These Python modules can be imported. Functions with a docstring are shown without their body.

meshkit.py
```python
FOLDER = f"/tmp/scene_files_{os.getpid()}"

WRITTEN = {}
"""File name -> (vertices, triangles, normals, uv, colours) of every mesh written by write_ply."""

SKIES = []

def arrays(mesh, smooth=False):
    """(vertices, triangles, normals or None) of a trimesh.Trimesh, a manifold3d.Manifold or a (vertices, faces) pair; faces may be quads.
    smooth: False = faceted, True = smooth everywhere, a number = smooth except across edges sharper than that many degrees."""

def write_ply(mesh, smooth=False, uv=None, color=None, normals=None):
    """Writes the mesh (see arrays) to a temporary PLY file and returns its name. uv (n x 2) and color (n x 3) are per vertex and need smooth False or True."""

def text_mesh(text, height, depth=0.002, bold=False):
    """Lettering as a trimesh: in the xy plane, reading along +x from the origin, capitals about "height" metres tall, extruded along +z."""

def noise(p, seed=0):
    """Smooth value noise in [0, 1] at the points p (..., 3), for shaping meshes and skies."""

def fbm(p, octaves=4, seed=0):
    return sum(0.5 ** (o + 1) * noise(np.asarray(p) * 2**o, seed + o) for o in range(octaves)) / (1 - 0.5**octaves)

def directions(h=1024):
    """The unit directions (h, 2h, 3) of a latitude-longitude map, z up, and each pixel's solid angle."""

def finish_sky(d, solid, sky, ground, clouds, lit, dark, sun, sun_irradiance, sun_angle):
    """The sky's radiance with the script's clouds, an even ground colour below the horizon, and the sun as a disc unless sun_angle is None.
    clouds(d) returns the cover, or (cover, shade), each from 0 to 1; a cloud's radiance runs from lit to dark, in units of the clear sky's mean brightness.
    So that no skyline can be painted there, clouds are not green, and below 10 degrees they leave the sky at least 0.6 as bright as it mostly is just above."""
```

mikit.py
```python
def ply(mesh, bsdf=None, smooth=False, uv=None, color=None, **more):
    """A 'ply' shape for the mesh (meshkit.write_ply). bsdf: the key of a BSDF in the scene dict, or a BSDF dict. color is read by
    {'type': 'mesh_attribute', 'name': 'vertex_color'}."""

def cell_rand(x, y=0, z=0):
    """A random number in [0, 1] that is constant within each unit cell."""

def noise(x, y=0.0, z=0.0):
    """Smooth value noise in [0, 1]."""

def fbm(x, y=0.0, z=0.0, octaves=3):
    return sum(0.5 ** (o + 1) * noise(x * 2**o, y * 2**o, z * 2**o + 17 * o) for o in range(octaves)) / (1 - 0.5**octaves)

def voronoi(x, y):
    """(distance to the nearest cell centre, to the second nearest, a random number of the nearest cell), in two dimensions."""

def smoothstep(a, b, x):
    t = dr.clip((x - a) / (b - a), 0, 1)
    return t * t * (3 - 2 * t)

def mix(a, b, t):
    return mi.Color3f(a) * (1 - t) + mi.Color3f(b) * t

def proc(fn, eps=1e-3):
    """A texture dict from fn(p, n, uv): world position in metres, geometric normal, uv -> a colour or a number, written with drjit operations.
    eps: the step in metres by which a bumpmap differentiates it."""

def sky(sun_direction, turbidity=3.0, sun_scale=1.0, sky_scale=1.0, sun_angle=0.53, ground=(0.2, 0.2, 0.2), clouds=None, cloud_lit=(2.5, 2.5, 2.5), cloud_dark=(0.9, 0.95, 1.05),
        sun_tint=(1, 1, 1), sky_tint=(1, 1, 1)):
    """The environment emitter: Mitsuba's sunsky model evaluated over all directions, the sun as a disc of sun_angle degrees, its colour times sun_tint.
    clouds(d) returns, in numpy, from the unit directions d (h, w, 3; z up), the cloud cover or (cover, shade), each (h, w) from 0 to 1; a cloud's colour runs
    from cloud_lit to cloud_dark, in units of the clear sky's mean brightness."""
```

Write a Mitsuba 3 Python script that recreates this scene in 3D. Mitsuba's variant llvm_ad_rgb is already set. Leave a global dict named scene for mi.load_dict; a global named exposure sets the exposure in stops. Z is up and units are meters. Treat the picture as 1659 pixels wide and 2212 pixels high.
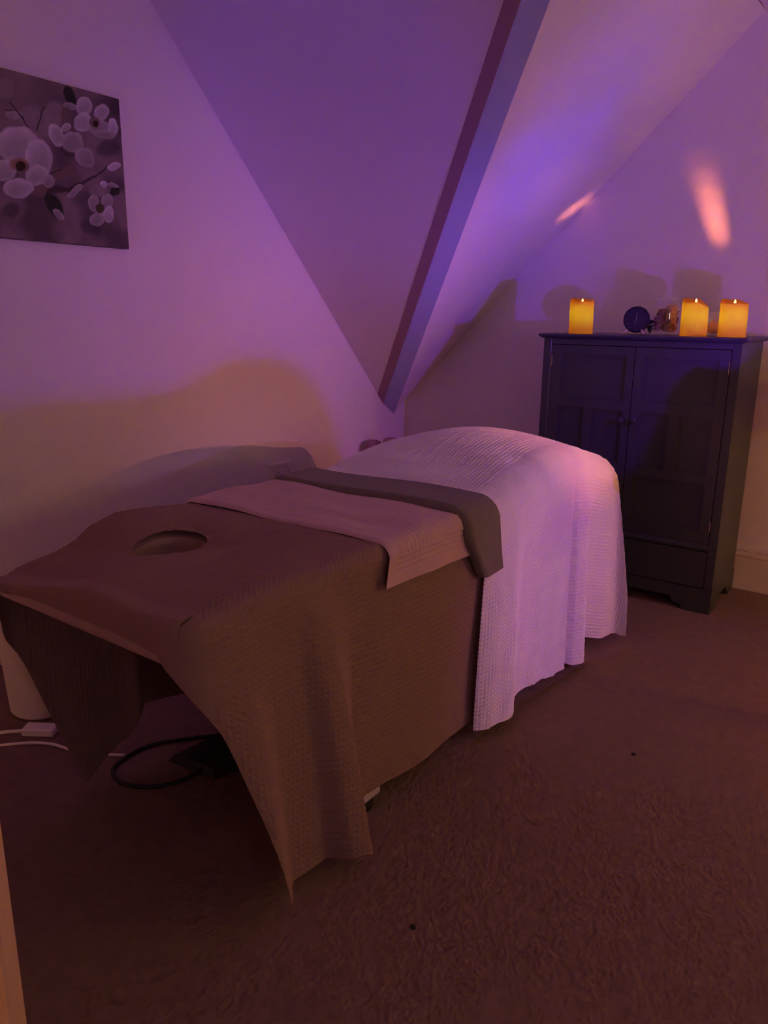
import math, numpy as np, trimesh, drjit as dr, mitsuba as mi, mikit, meshkit
from scipy.interpolate import PchipInterpolator
from shapely.geometry import Polygon, box as sbox
import manifold3d as m3

scene, labels = {'type': 'scene'}, {}
T = mi.ScalarTransform4f
rng = np.random.default_rng(7)

# ---------------------------------------------------------------- camera
YAW, PITCH, ROLL, FPX = -0.6343, -0.2516, 0.0119, 1640.5
CAM = np.array([2.5711, -3.7041, 1.2118])
_F = np.array([math.sin(YAW)*math.cos(PITCH), math.cos(YAW)*math.cos(PITCH), math.sin(PITCH)])
_R = np.cross(_F, [0, 0, 1]); _R /= np.linalg.norm(_R)
_U = np.cross(_R, _F)
_UP = -math.sin(ROLL)*_R + math.cos(ROLL)*_U
scene['camera'] = {'type': 'perspective', 'fov': math.degrees(2*math.atan(829.5/FPX)), 'fov_axis': 'x', 'near_clip': 0.02,
                   'to_world': T().look_at(origin=CAM.tolist(), target=(CAM+_F).tolist(), up=_UP.tolist())}
# ---------------------------------------------------------------- light (from the candles and lamps out of view, some added as fill)
exposure = -0.32
LAMP = np.array([2.18, -0.90, 1.10])           # unseen violet lamp, right of the cabinet
WARM_LAMP = np.array([2.52, -1.20, 1.03])           # unseen warm lamp beside it
VIOLET, PINK, WARM = (0.50, 0.20, 1.0), (1.0, 0.42, 0.62), (1.0, 0.40, 0.13)

def rgb(c, k=1.0):
    return {'type': 'rgb', 'value': [float(x*k) for x in c]}

def spot(key, pos, target, colour, power, cutoff, beam=None):
    pos, target = np.array(pos, float), np.array(target, float)
    pos = pos+(target-pos)/np.linalg.norm(target-pos)*0.006        # just outside the bulb
    scene[key] = {'type': 'spot', 'intensity': rgb(colour, power), 'cutoff_angle': float(cutoff), 'beam_width': float(cutoff*0.3 if beam is None else beam),
                  'to_world': T().look_at(origin=[float(x) for x in pos], target=[float(x) for x in target], up=[0.1, 0.2, 1])}

POW = {'omni': (23000, 1900, 122000), 'wall': (.35, .10, 1.1), 'warm_lamp': (12, 3.5, 1.0), 'warm_lamp_spot': (3.3, .92, .50), 'back': (25, 18, 24), 'floor': (38, 9.5, 1.4),  # lamp powers; wall, slope and side are added fill
       'uplight': (.05, .03, 5.2), 'side': (56, 36, 3), 'bed': (2.2, .62, 4.6), 'slope': (.16, .08, 2.6), 'candle': (430, 170, 12), 'spots': (3.4, 1, 1)}

# ---------------------------------------------------------------- helpers
def key_free(k):
    if k not in scene and not any(s.startswith(k+'__') for s in scene) and k not in labels:
        return k
    n = 1
    while True:
        c = f'{k}_{n:03d}'
        if c not in scene and not any(s.startswith(c+'__') for s in scene) and c not in labels:
            return c
        n += 1

def thing(name, label, cat, group=None):
    k = key_free(name); labels[k] = {'label': label, 'category': cat}
    if group: labels[k]['group'] = group
    return k

def obj(name, mesh, mat, parent=None, smooth=False, label=None, **kw):
    k = key_free(f'{parent}__{name}' if parent else name)
    scene[k] = mikit.ply(mesh, mat, smooth=smooth, **kw)
    if label: labels[k] = {'label': label}
    return k

def one(name, mesh, mat, label, cat, smooth=False, group=None, **kw):
    k = thing(name, label, cat, group)
    scene[k] = mikit.ply(mesh, mat, smooth=smooth, **kw)
    return k

def struct(name, mesh, mat, label=None, parent=None, smooth=False):
    k = key_free(f'{parent}__{name}' if parent else name)
    scene[k] = mikit.ply(mesh, mat, smooth=smooth)
    if parent is None:
        labels[k] = {'kind': 'structure', 'label': label or name.replace('_', ' ')}
    return k

def box(x0, x1, y0, y1, z0, z1, b=0.0):
    if b <= 0:
        m = trimesh.creation.box(extents=(x1-x0, y1-y0, z1-z0))
        m.apply_translation(((x0+x1)/2, (y0+y1)/2, (z0+z1)/2)); return m
    pts = []
    for sx in (0, 1):
        for sy in (0, 1):
            for sz in (0, 1):
                c = np.array([x1 if sx else x0, y1 if sy else y0, z1 if sz else z0]); d = np.array([1-2*sx, 1-2*sy, 1-2*sz])*b
                for m in ((1, 1, 0), (1, 0, 1), (0, 1, 1)):
                    pts.append(c+d*np.array(m))
    return trimesh.convex.convex_hull(np.array(pts))

def cat(*ms):
    return trimesh.util.concatenate([m for m in ms])

def lathe(prof, n=48, pos=(0, 0, 0)):
    m = trimesh.creation.revolve(np.array(prof, float), sections=n); m.apply_translation(pos); return m

def tube(pts, r, n=8, closed=False):
    p = np.array(pts, float)
    t = np.gradient(p, axis=0); t /= np.linalg.norm(t, axis=1, keepdims=True)+1e-9
    ref = np.where(np.abs(t[:, 2:]) < 0.9, [0, 0, 1.0], [1.0, 0, 0])
    a = np.cross(t, ref); a /= np.linalg.norm(a, axis=1, keepdims=True); b = np.cross(t, a)
    ang = np.arange(n)*2*np.pi/n
    v = (p[:, None]+r*(np.cos(ang)[None, :, None]*a[:, None]+np.sin(ang)[None, :, None]*b[:, None])).reshape(-1, 3)
    f = []
    for i in range(len(p)-1):
        for j in range(n):
            k = (j+1) % n
            f += [[i*n+j, i*n+k, (i+1)*n+k], [i*n+j, (i+1)*n+k, (i+1)*n+j]]
    for e, s in ((0, 1), (len(p)-1, -1)):
        c = len(v); v = np.vstack([v, p[e]])
        for j in range(n):
            k = (j+1) % n
            f.append([c, e*n+k, e*n+j][::s])
    return trimesh.Trimesh(v, np.array(f), process=False)

def curve(pts, n=60):
    p = np.array(pts, float); t = np.r_[0, np.cumsum(np.linalg.norm(np.diff(p, axis=0), axis=1))]
    from scipy.interpolate import CubicSpline
    return CubicSpline(t, p)(np.linspace(0, t[-1], n))

def prism(poly, depth, origin, ax, ay, az):
    """extrudes a 2-D polygon; local x, y, z run along ax, ay, az"""
    m = trimesh.creation.extrude_polygon(poly, depth, engine='earcut')
    M = np.eye(4); M[:3, 0], M[:3, 1], M[:3, 2], M[:3, 3] = ax, ay, az, origin
    m.apply_transform(M)
    if np.linalg.det(M[:3, :3]) < 0: m.invert()
    return m

def pch(xs, ys):
    f = PchipInterpolator(xs, ys); lo, hi = xs[0], xs[-1]
    return lambda v: f(np.clip(v, lo, hi))

def sstep(a, b, x):
    t = np.clip((x-a)/(b-a), 0, 1); return t*t*(3-2*t)

# ---------------------------------------------------------------- materials
def mat(key, d):
    scene[key] = d; return key

def principled(key, col, rough=0.6, spec=0.4, bump=None, bscale=0.001, eps=1e-3, **kw):
    d = {'type': 'principled', 'base_color': col if isinstance(col, dict) else rgb(col), 'roughness': rough, 'specular': spec, **kw}
    if bump is not None:
        d = {'type': 'bumpmap', 'scale': bscale, 'bump': mikit.proc(bump, eps), 'bsdf': d}
    return mat(key, {'type': 'twosided', 'bsdf': d})

def diffuse(key, col):
    return mat(key, {'type': 'twosided', 'bsdf': {'type': 'diffuse', 'reflectance': col if isinstance(col, dict) else rgb(col)}})

def wall_col(p, n, uv):
    f = mikit.fbm(p.x*3.1, p.y*3.1, p.z*3.1, 3)
    return mikit.mix((0.80, 0.76, 0.72), (0.84, 0.80, 0.76), f)
diffuse('m_wall', mikit.proc(wall_col))
principled('m_skirting', (0.72, 0.68, 0.62), 0.45)
diffuse('m_shaded_strip', (0.44, 0.47, 0.64))  # plaster in a dimmer, bluer tone: shade put into the colour
principled('m_board', (0.33, 0.20, 0.22), 0.6)

def carpet_col(p, n, uv):
    f = mikit.fbm(p.x*55, p.y*55, 0.0, 3); g = mikit.fbm(p.x*2.3, p.y*2.3, 5.0, 3)
    return mikit.mix((0.143, 0.086, 0.068), (0.215, 0.135, 0.11), f*0.75+g*0.25)
def carpet_bump(p, n, uv):
    return mikit.fbm(p.x*170, p.y*170, 0.0, 2)
principled('m_carpet', mikit.proc(carpet_col), 0.95, 0.1, carpet_bump, 0.006, 2e-3)

def fleece_bump(p, n, uv):
    return mikit.fbm(uv.x*260, uv.y*260, 0.0, 2)
principled('m_white_waffle', (0.86, 0.82, 0.80), 0.9, 0.15, fleece_bump, 0.0006, 1.2e-3, sheen=0.3)
principled('m_brown_waffle', (0.25, 0.155, 0.125), 0.95, 0.1, fleece_bump, 0.0009, 1.2e-3, sheen=0.25)
principled('m_mauve_waffle', (0.62, 0.43, 0.42), 0.9, 0.15, fleece_bump, 0.0007, 1.2e-3, sheen=0.3)
principled('m_fleece', (0.18, 0.15, 0.125), 0.95, 0.1, fleece_bump, 0.0016, 1.5e-3, sheen=0.35)
principled('m_cream_vinyl', (0.38, 0.26, 0.215), 0.5)
principled('m_pale_metal', (0.62, 0.58, 0.55), 0.4)
principled('m_dark_frame', (0.02, 0.018, 0.018), 0.5)
principled('m_rubber', (0.012, 0.012, 0.012), 0.6)
def wood_dark(p, n, uv):
    f = mikit.fbm(p.x*9+p.y*9, p.z*1.5, p.y*3, 3)
    return mikit.mix((0.031, 0.036, 0.036), (0.048, 0.052, 0.050), f)
principled('m_cabinet', mikit.proc(wood_dark), 0.38, 0.5)
principled('m_brass', (0.75, 0.55, 0.35), 0.3, metallic=1.0)
principled('m_copper', (0.85, 0.62, 0.52), 0.35, metallic=0.8)
principled('m_black_paint', (0.012, 0.012, 0.016), 0.5)
principled('m_clock_face', (0.02, 0.018, 0.022), 0.7)
principled('m_hand', (0.22, 0.2, 0.19), 0.5)
principled('m_white_plastic', (0.78, 0.75, 0.73), 0.35)
principled('m_bin', (0.62, 0.58, 0.56), 0.45)
principled('m_hole', (0.01, 0.01, 0.01), 0.8)
principled('m_potpourri', (0.17, 0.045, 0.03), 0.8)
principled('m_potpourri_light', (0.42, 0.20, 0.10), 0.8)
principled('m_leaf_green', (0.05, 0.07, 0.03), 0.7)
principled('m_tan_wax', (0.62, 0.36, 0.18), 0.6)
principled('m_towel', (0.33, 0.2, 0.24), 0.95, 0.1)
principled('m_oak', (0.78, 0.55, 0.30), 0.55)
mat('m_glass', {'type': 'thindielectric', 'int_ior': 1.5})
mat('m_wax', {'type': 'principledthin', 'base_color': rgb((0.96, 0.56, 0.07)), 'roughness': 0.6, 'diff_trans': 1.5})
mat('m_lamp_white', {'type': 'twosided', 'bsdf': {'type': 'diffuse', 'reflectance': rgb((0.6, 0.6, 0.6))}})

# ---------------------------------------------------------------- room shell
ZC = 2.43
S1 = lambda y: 0.487-1.087*y       # slope that rises along the left wall
S2 = lambda x: 0.752+0.970*x       # slope that rises along the right wall
XF, YF = (ZC-0.752)/0.970, -(ZC-0.487)/1.087
XM, YM = 4.9, -6.2
def quad(*pts):
    n = len(pts); return trimesh.Trimesh(np.array(pts, float), [[0, i, i+1] for i in range(1, n-1)], process=False)
struct('floor', box(-0.1, XM, YM, 0.1, -0.06, 0.0), 'm_carpet', 'beige-brown fitted carpet of the attic room')
yv0 = -0.244
wl = Polygon([(YM, 0), (0.1, 0), (0.1, 0.80), (yv0, 0.80), (YF, ZC+0.06), (YM, ZC+0.06)])
struct('wall_left', prism(wl, 0.1, (-0.1, 0, 0), (0, 1, 0), (0, 0, 1), (1, 0, 0)), 'm_wall', 'plastered gable wall with the painting')
wr = Polygon([(0, 0), (XM, 0), (XM, ZC+0.06), (XF, ZC+0.06), (0, 0.82)])
struct('wall_right', prism(wr, 0.1, (0, 0, 0), (1, 0, 0), (0, 0, 1), (0, 1, 0)), 'm_wall', 'plastered wall behind the dark cabinet')
struct('wall_back', box(-0.1, XM, YM-0.1, YM, 0, ZC), 'm_wall', 'plastered wall behind the viewer')
struct('wall_far', box(XM, XM+0.1, YM, 0.1, 0, ZC), 'm_wall', 'plastered wall on the far right side')
dv = np.array([1, -0.892, 0.97])
tv = XF
fS, fA, fB = np.array([0, -0.284, 0.796]), np.array([0, -0.231, 0.738]), np.array([0, -0.124, 0.668])
eS, eA, eB = fS+dv*tv*1.0, fA+dv*tv*1.0, np.array([1.745, -1.68, 2.36])
e0 = np.array([XF, 0, ZC])
# thickness behind every slope, so that no light leaks in
def slab(pts, up=0.05):
    p = np.array(pts, float); n = len(p); v = np.vstack([p, p+[0, 0, up]])
    f = [[0, i, i+1] for i in range(1, n-1)]+[[n, n+i+1, n+i] for i in range(1, n-1)]
    for i in range(n):
        j = (i+1) % n; f += [[i, n+i, n+j], [i, n+j, j]]
    m = trimesh.Trimesh(v, f, process=False); m.fix_normals(); return m
ck = 'ceiling'; labels[ck] = {'kind': 'structure', 'label': 'sloping attic ceiling, two roof slopes meeting in a valley'}
struct('slope', slab([fA-dv*0.08, (eA[0], YF, ZC), (-0.08, YF, ZC)]), 'm_wall', parent=ck)
# slope over the right wall: ruled between the right wall's line and the valley casing's edge
def ruled(a0, a1, b0, b1, n=24, up=0.03):
    s = np.linspace(0, 1, n+1)[:, None]; a = np.array(a0)+(np.array(a1)-a0)*s; b = np.array(b0)+(np.array(b1)-b0)*s
    v, f = [], []
    for i in range(n+1):
        for j in range(5): v.append(a[i]+(b[i]-a[i])*j/4)
    for i in range(n):
        for j in range(4):
            q = i*5+j; f += [[q, q+1, q+6], [q, q+6, q+5]]
    return trimesh.Trimesh(np.array(v), np.array(f), process=False)
struct('slope', ruled(np.array([0, 0.0, 0.752]), e0, fB, eB), 'm_wall', parent=ck, smooth=True)
struct('flat', cat(box(XF, XM, YM, 0.1, ZC, ZC+0.06), box(-0.1, XF, YM, YF, ZC, ZC+0.06)), 'm_wall', parent=ck)
struct('flat', box(-0.1, XF, YF, 0.1, ZC+0.06, ZC+0.1), 'm_wall', parent=ck)
struct('trim_1', slab([fA-[0, 0, .004], eA-[0, 0, .004], eS-[0, 0, .004], fS-[0, 0, .004]], 0.02), 'm_board', 'narrow brown board along the roof valley')
struct('trim_2', cat(ruled(fB, eB, fA-[0, 0, .002], eA-[0, 0, .002])), 'm_shaded_strip', 'boxed plaster strip along the roof valley')

def skirting(length, h=0.205):
    prof = Polygon([(0, 0), (0.018, 0), (0.018, h-0.05), (0.022, h-0.046), (0.022, h-0.036), (0.015, h-0.032), (0.015, h-0.024), (0.019, h-0.020), (0.018, h-0.010), (0.010, h-0.004), (0.006, h), (0, h)])
    return prof
struct('baseboard_right', prism(skirting(1), XM, (0, 0, 0), (0, -1, 0), (0, 0, 1), (1, 0, 0)), 'm_skirting', 'moulded skirting board on the right wall')
struct('baseboard_left', prism(skirting(1), -YM, (0, YM, 0), (1, 0, 0), (0, 0, 1), (0, 1, 0)), 'm_skirting', 'moulded skirting board on the left wall')
# edge of the open door, lower left
dd = np.array([-0.80, -0.60]); dn = np.array([0.60, -0.80])
d0 = np.array([1.652, -3.322])
def doorbox(a0, a1, b0, b1, z0, z1, bev=0.003):
    m = box(a0, a1, b0, b1, z0, z1, bev); M = np.eye(4); M[:2, 0], M[:2, 1], M[:2, 3] = dd, dn, d0
    m.apply_transform(M); 
    if np.linalg.det(M[:3, :3]) < 0: m.invert()
    return m
labels['door_1'] = {'kind': 'structure', 'label': 'pale wooden door edge in the lower left corner of the photo'}
struct('leaf', doorbox(0, 0.72, -0.04, 0.0, 0.008, 1.98), 'm_oak', parent='door_1')
struct('panel', doorbox(0.12, 0.60, -0.001, 0.006, 1.05, 1.85), 'm_oak', parent='door_1')
struct('panel', doorbox(0.12, 0.60, -0.001, 0.006, 0.20, 0.90), 'm_oak', parent='door_1')

# ---------------------------------------------------------------- massage table
X0, X1, ZT = 0.93, 1.60, 0.712
YH, YE = -2.945, -1.13
tb = thing('massage_table', 'long massage table with pale padded top, draped in blankets in the middle of the room', 'massage table')
_sagl = pch([-2.96, -2.90, -2.85, -2.80, -2.74, -2.69, -2.60, -2.48, -2.36, -2.2], [0.078, 0.064, 0.054, 0.047, 0.030, 0.002, -0.016, -0.006, 0.006, 0.0])
_sagr = pch([-2.96, -2.90, -2.80, -2.70], [0.016, 0.010, 0.003, 0.0])
def head_sag(x, y):
    left = sstep(1.32, 0.96, np.asarray(x))
    return _sagl(y)*left+_sagr(y)*(1-left)
lay = []
for o, z in ((0.014, 0.606), (0.004, 0.611), (0.0, 0.622), (0.0, ZT-0.026), (0.005, ZT-0.013), (0.016, ZT-0.004)):
    q = np.array(sbox(X0+0.06, YH+0.06, X1-0.06, YE-0.06).buffer(0.06-o, quad_segs=8).exterior.coords)
    lay.append(np.c_[q, np.full(len(q), z)])
pad = trimesh.convex.convex_hull(np.vstack(lay))
_pm = m3.Manifold(m3.Mesh(np.asarray(pad.vertices, np.float32), np.asarray(pad.faces, np.uint32))).refine_to_length(0.03).to_mesh()
pad = trimesh.Trimesh(_pm.vert_properties[:, :3], _pm.tri_verts, process=False); pv = np.array(pad.vertices)
_sag = head_sag(pv[:, 0], pv[:, 1])+0.018*np.exp(-((np.hypot((pv[:, 0]-1.190)/.08, (pv[:, 1]+2.650)/.088)-1)/.5)**2)+0.004
pv[:, 2] -= _sag*np.clip((pv[:, 2]-(ZT-0.10))/0.09, 0, 1); pad.vertices = pv
pm = m3.Manifold(m3.Mesh(np.asarray(pad.vertices, np.float32), np.asarray(pad.faces, np.uint32)))
th = np.linspace(0, 2*np.pi, 40, endpoint=False)
hole = m3.CrossSection([np.c_[0.080*np.cos(th), 0.105*np.sin(th)].tolist()]).extrude(0.3).translate((1.195, -2.672, 0.5))
obj('cushion', pm-hole, 'm_cream_vinyl', tb, smooth=35)
fr = cat(box(0.99, 1.03, -2.80, -1.15, 0.56, 0.608, .004), box(1.50, 1.54, -2.80, -1.15, 0.56, 0.608, .004), box(0.99, 1.54, -2.42, -2.38, 0.56, 0.608, .004), box(0.99, 1.54, -1.24, -1.20, 0.56, 0.608, .004))
obj('frame', fr, 'm_dark_frame', tb)
for (x, y) in ((1.522, -2.372), (1.00, -2.20), (1.53, -1.16), (1.03, -1.16)):
    lk = obj('leg', box(x-.022, x+.022, y-.022, y+.022, 0.066, 0.57, .004), 'm_dark_frame', tb)
    obj('bracket', box(x-.040, x+.040, y-.040, y+.040, 0.034, 0.066, .004), 'm_pale_metal', lk, label='pale metal leg bracket')
    obj('foot', lathe([(0, 0), (.034, 0), (.038, .008), (.038, .026), (.03, .038), (0, .038)], 24, (x, y, 0)), 'm_rubber', lk, smooth=40)
lift = cat(box(1.02, 1.47, -2.22, -2.14, 0.40, 0.55, .01), box(1.10, 1.40, -2.20, -1.6, 0.40, 0.52, .01))
obj('lift_motor', lift, 'm_dark_frame', tb)

# ---------------------------------------------------------------- draped cloths
def drape(rows_u, xl, xr, top, r, HR, HL, offR, offL, y0, y1, lip=None, foot=None, n_top=70, n_sk=44, uvhem=False, liftoff=0.0):
    """cloth over a table: columns run right hem -> top -> left hem, rows along y.
    HR/HL(y): depth of the drop below the rounding; off(y, t): outward offset at depth fraction t; y0/y1(reg, par): row ends per column."""
    reg = np.r_[np.zeros(n_sk), np.ones(7), np.full(n_top, 2), np.full(7, 3), np.full(n_sk, 4)].astype(int)
    par = np.r_[np.linspace(1, 0, n_sk, endpoint=False), np.linspace(0, 1, 7, endpoint=False), np.linspace(1, 0, n_top), np.linspace(1, 0, 8)[1:], np.linspace(0, 1, n_sk+1)[1:]]
    nc = len(reg); u = np.asarray(rows_u)[:, None]
    Y0, Y1 = np.array([y0(a, b) for a, b in zip(reg, par)])[None], np.array([y1(a, b) for a, b in zip(reg, par)])[None]
    Y = Y0+(Y1-Y0)*u
    Yc = Y if foot is None else np.minimum(Y, foot)
    P = np.broadcast_to(par, Y.shape); R = np.broadcast_to(reg, Y.shape)
    XR = xr(Yc) if callable(xr) else np.full(Y.shape, xr); XL = xl(Yc) if callable(xl) else np.full(Y.shape, xl)
    zr, zl = top(XR-r, Yc), top(XL+r, Yc)
    hr, hl = HR(Yc), HL(Yc)
    X = np.zeros(Y.shape); Z = np.zeros(Y.shape); Q = np.zeros(Y.shape)
    m = R == 0; X[m] = (XR+offR(Yc, P))[m]; Z[m] = (zr-r-P*hr)[m]; Q[m] = (r+P*hr)[m]
    a = P*np.pi/2
    m = R == 1; X[m] = (XR-r+r*np.cos(a)+offR(Yc, P*0))[m]; Z[m] = (zr-r+r*np.sin(a))[m]; Q[m] = (r-r*np.sin(a))[m]
    m = R == 2; xx = XL+r+(XR-XL-2*r)*P; X[m] = xx[m]; Z[m] = top(xx, Yc)[m]
    m = R == 3; X[m] = (XL+r-r*np.cos(a)-offL(Yc, P*0))[m]; Z[m] = (zl-r+r*np.sin(a))[m]; Q[m] = (r-r*np.sin(a))[m]
    m = R == 4; X[m] = (XL-offL(Yc, P))[m]; Z[m] = (zl-r-P*hl)[m]; Q[m] = (r+P*hl)[m]
    side = np.where(R < 2, 1.0, np.where(R > 2, -1.0, 0.0))
    if foot is not None:
        E = np.maximum(Y-foot, 0); k = 0.13
        mn = np.minimum(E, Q); mx = np.maximum(E, Q)
        sm = np.sqrt(E*E+Q*Q+1e-9)
        Z = np.where(E > 0, Z+Q-(0.75*mx+0.25*sm), Z)
        X = np.where(E > 0, X+side*mn*k*0.75, X)
        Y = np.where(E > 0, foot+0.05*(1-np.exp(-E/0.05))+mn*k*0.6, Y)
        Z = np.maximum(Z, 0.02+0.03*np.sin(X*9)**2)
    if lip is not None:
        X, Y, Z = lip(X, Y, Z, R, P, u)
    V = np.stack([X, Y, Z+liftoff], -1)
    du = np.r_[0, np.cumsum(np.linalg.norm(np.diff(V[len(V)//2], axis=0), axis=1))]
    arc = np.zeros(Y.shape); arc[:, 1:] = np.cumsum(np.linalg.norm(np.diff(V, axis=1), axis=2), axis=1)
    along = np.zeros(Y.shape); along[1:] = np.cumsum(np.linalg.norm(np.diff(V, axis=0), axis=2), axis=0)
    cen = np.where(reg == 2)[0][n_top//2]
    if uvhem:
        uv = np.stack([np.minimum(arc, arc[:, -1:]-arc), along], -1)
    else:
        uv = np.stack([arc-arc[:, cen:cen+1], Y0+0*u+along], -1)
    nr = len(u); q = (np.arange(nr-1)[:, None]*nc+np.arange(nc-1)[None]).ravel()
    F = np.vstack([np.c_[q, q+nc, q+1], np.c_[q+1, q+nc, q+nc+1]])
    return V.reshape(-1, 3), F, uv.reshape(-1, 2)

def weave(V, F, uv, cx, cy, depth, hem=0.0):
    """pushes the cloth out along its normals into raised waffle ridges and sunk cells"""
    n = np.zeros_like(V); fn = np.cross(V[F[:, 1]]-V[F[:, 0]], V[F[:, 2]]-V[F[:, 0]])
    for k in range(3): np.add.at(n, F[:, k], fn)
    n /= np.maximum(np.linalg.norm(n, axis=1, keepdims=True), 1e-12)
    h = 1-np.minimum(np.abs(np.sin(uv[:, 0]*np.pi/cx)), np.abs(np.sin(uv[:, 1]*np.pi/cy)))
    h = h**1.5
    if hem: h = np.where(np.minimum(uv[:, 0], uv[:, 1]) < hem, 0.9, h)
    return V+n*((h-0.5)*depth)[:, None]

# --- brown cover with the face hole
HC, HA, HB = (1.190, -2.652), 0.080, 0.085
def rho(x, y): return np.sqrt(((x-HC[0])/HA)**2+((y-HC[1])/HB)**2)
def cover_top(x, y):
    z = np.full(np.broadcast(x, y).shape, ZT+0.004)
    z = z-head_sag(x, y)
    z = z-0.014*np.exp(-((rho(x, y)-1)/0.40)**2)*(rho(x, y) > 0.2)
    z = z+0.004*np.sin(x*21+y*9)*sstep(-2.2, -2.8, y)*np.exp(-((x-1.3)/.3)**2)
    return z
hemR = pch([-2.95, -2.76, -2.56, -2.515, -2.47, -2.40, -2.2, -1.8], [0.042, 0.042, 0.048, 0.036, 0.082, 0.080, 0.060, 0.055])
hemL = pch([-2.95, -2.75, -2.63, -2.58, -2.4, -1.8], [0.07, 0.07, 0.088, 0.15, 0.135, 0.15])
flapR = pch([-2.96, -2.86, -2.77, -2.70, -2.62, -2.575, -2.535, -2.505, -2.47, -2.36, -2.2, -2.0, -1.8], [0.00, 0.026, 0.054, 0.006, 0.012, 0.072, 0.084, 0.030, -0.026, -0.024, -0.016, -0.022, -0.02])
flapL = pch([-2.96, -2.75, -2.63, -2.60, -2.55, -1.8], [0.0, 0.0, -0.005, -0.02, 0.02, 0.02])
def c_offR(y, t):
    yy = y+0.07*(1-t)*sstep(-2.40, -2.60, y)
    diag = 0.007*np.sin((y*1.0+t*0.34)*16.0)*t*(1-t)*3*sstep(-2.5, -2.40, y)
    return flapR(yy)*np.clip(t, 0, 1)**0.85+diag+0.004*np.sin(y*38+t*2)*t*sstep(-2.46, -2.56, y)
def c_offL(y, t): return flapL(y)*t**0.8+0.004*np.sin(y*30)*t
YC, RC = YH+0.06, 0.066
_yR = pch([0, 0.06, 0.12, 0.20, 0.29, 0.55, 1.0], [YC-RC*math.pi/2-0.030, YC-RC*math.pi/2-0.012, YC-RC*1.15, YC-RC*0.62, -2.895, -2.838, -2.757])
_yL = pch([0, 0.15, 0.30, 0.60, 1.0], [YC-RC*1.2, YC-RC*0.9, -2.895, -2.838, -2.762])
def c_y0(reg, par):
    if reg == 0: return float(_yR(par))
    if reg == 4: return float(_yL(par))
    if reg == 1: return float(_yR(0))*(1-par)+-2.940*par
    if reg == 3: return float(_yL(0))*(1-par)+-2.940*par
    return -2.940
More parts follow.
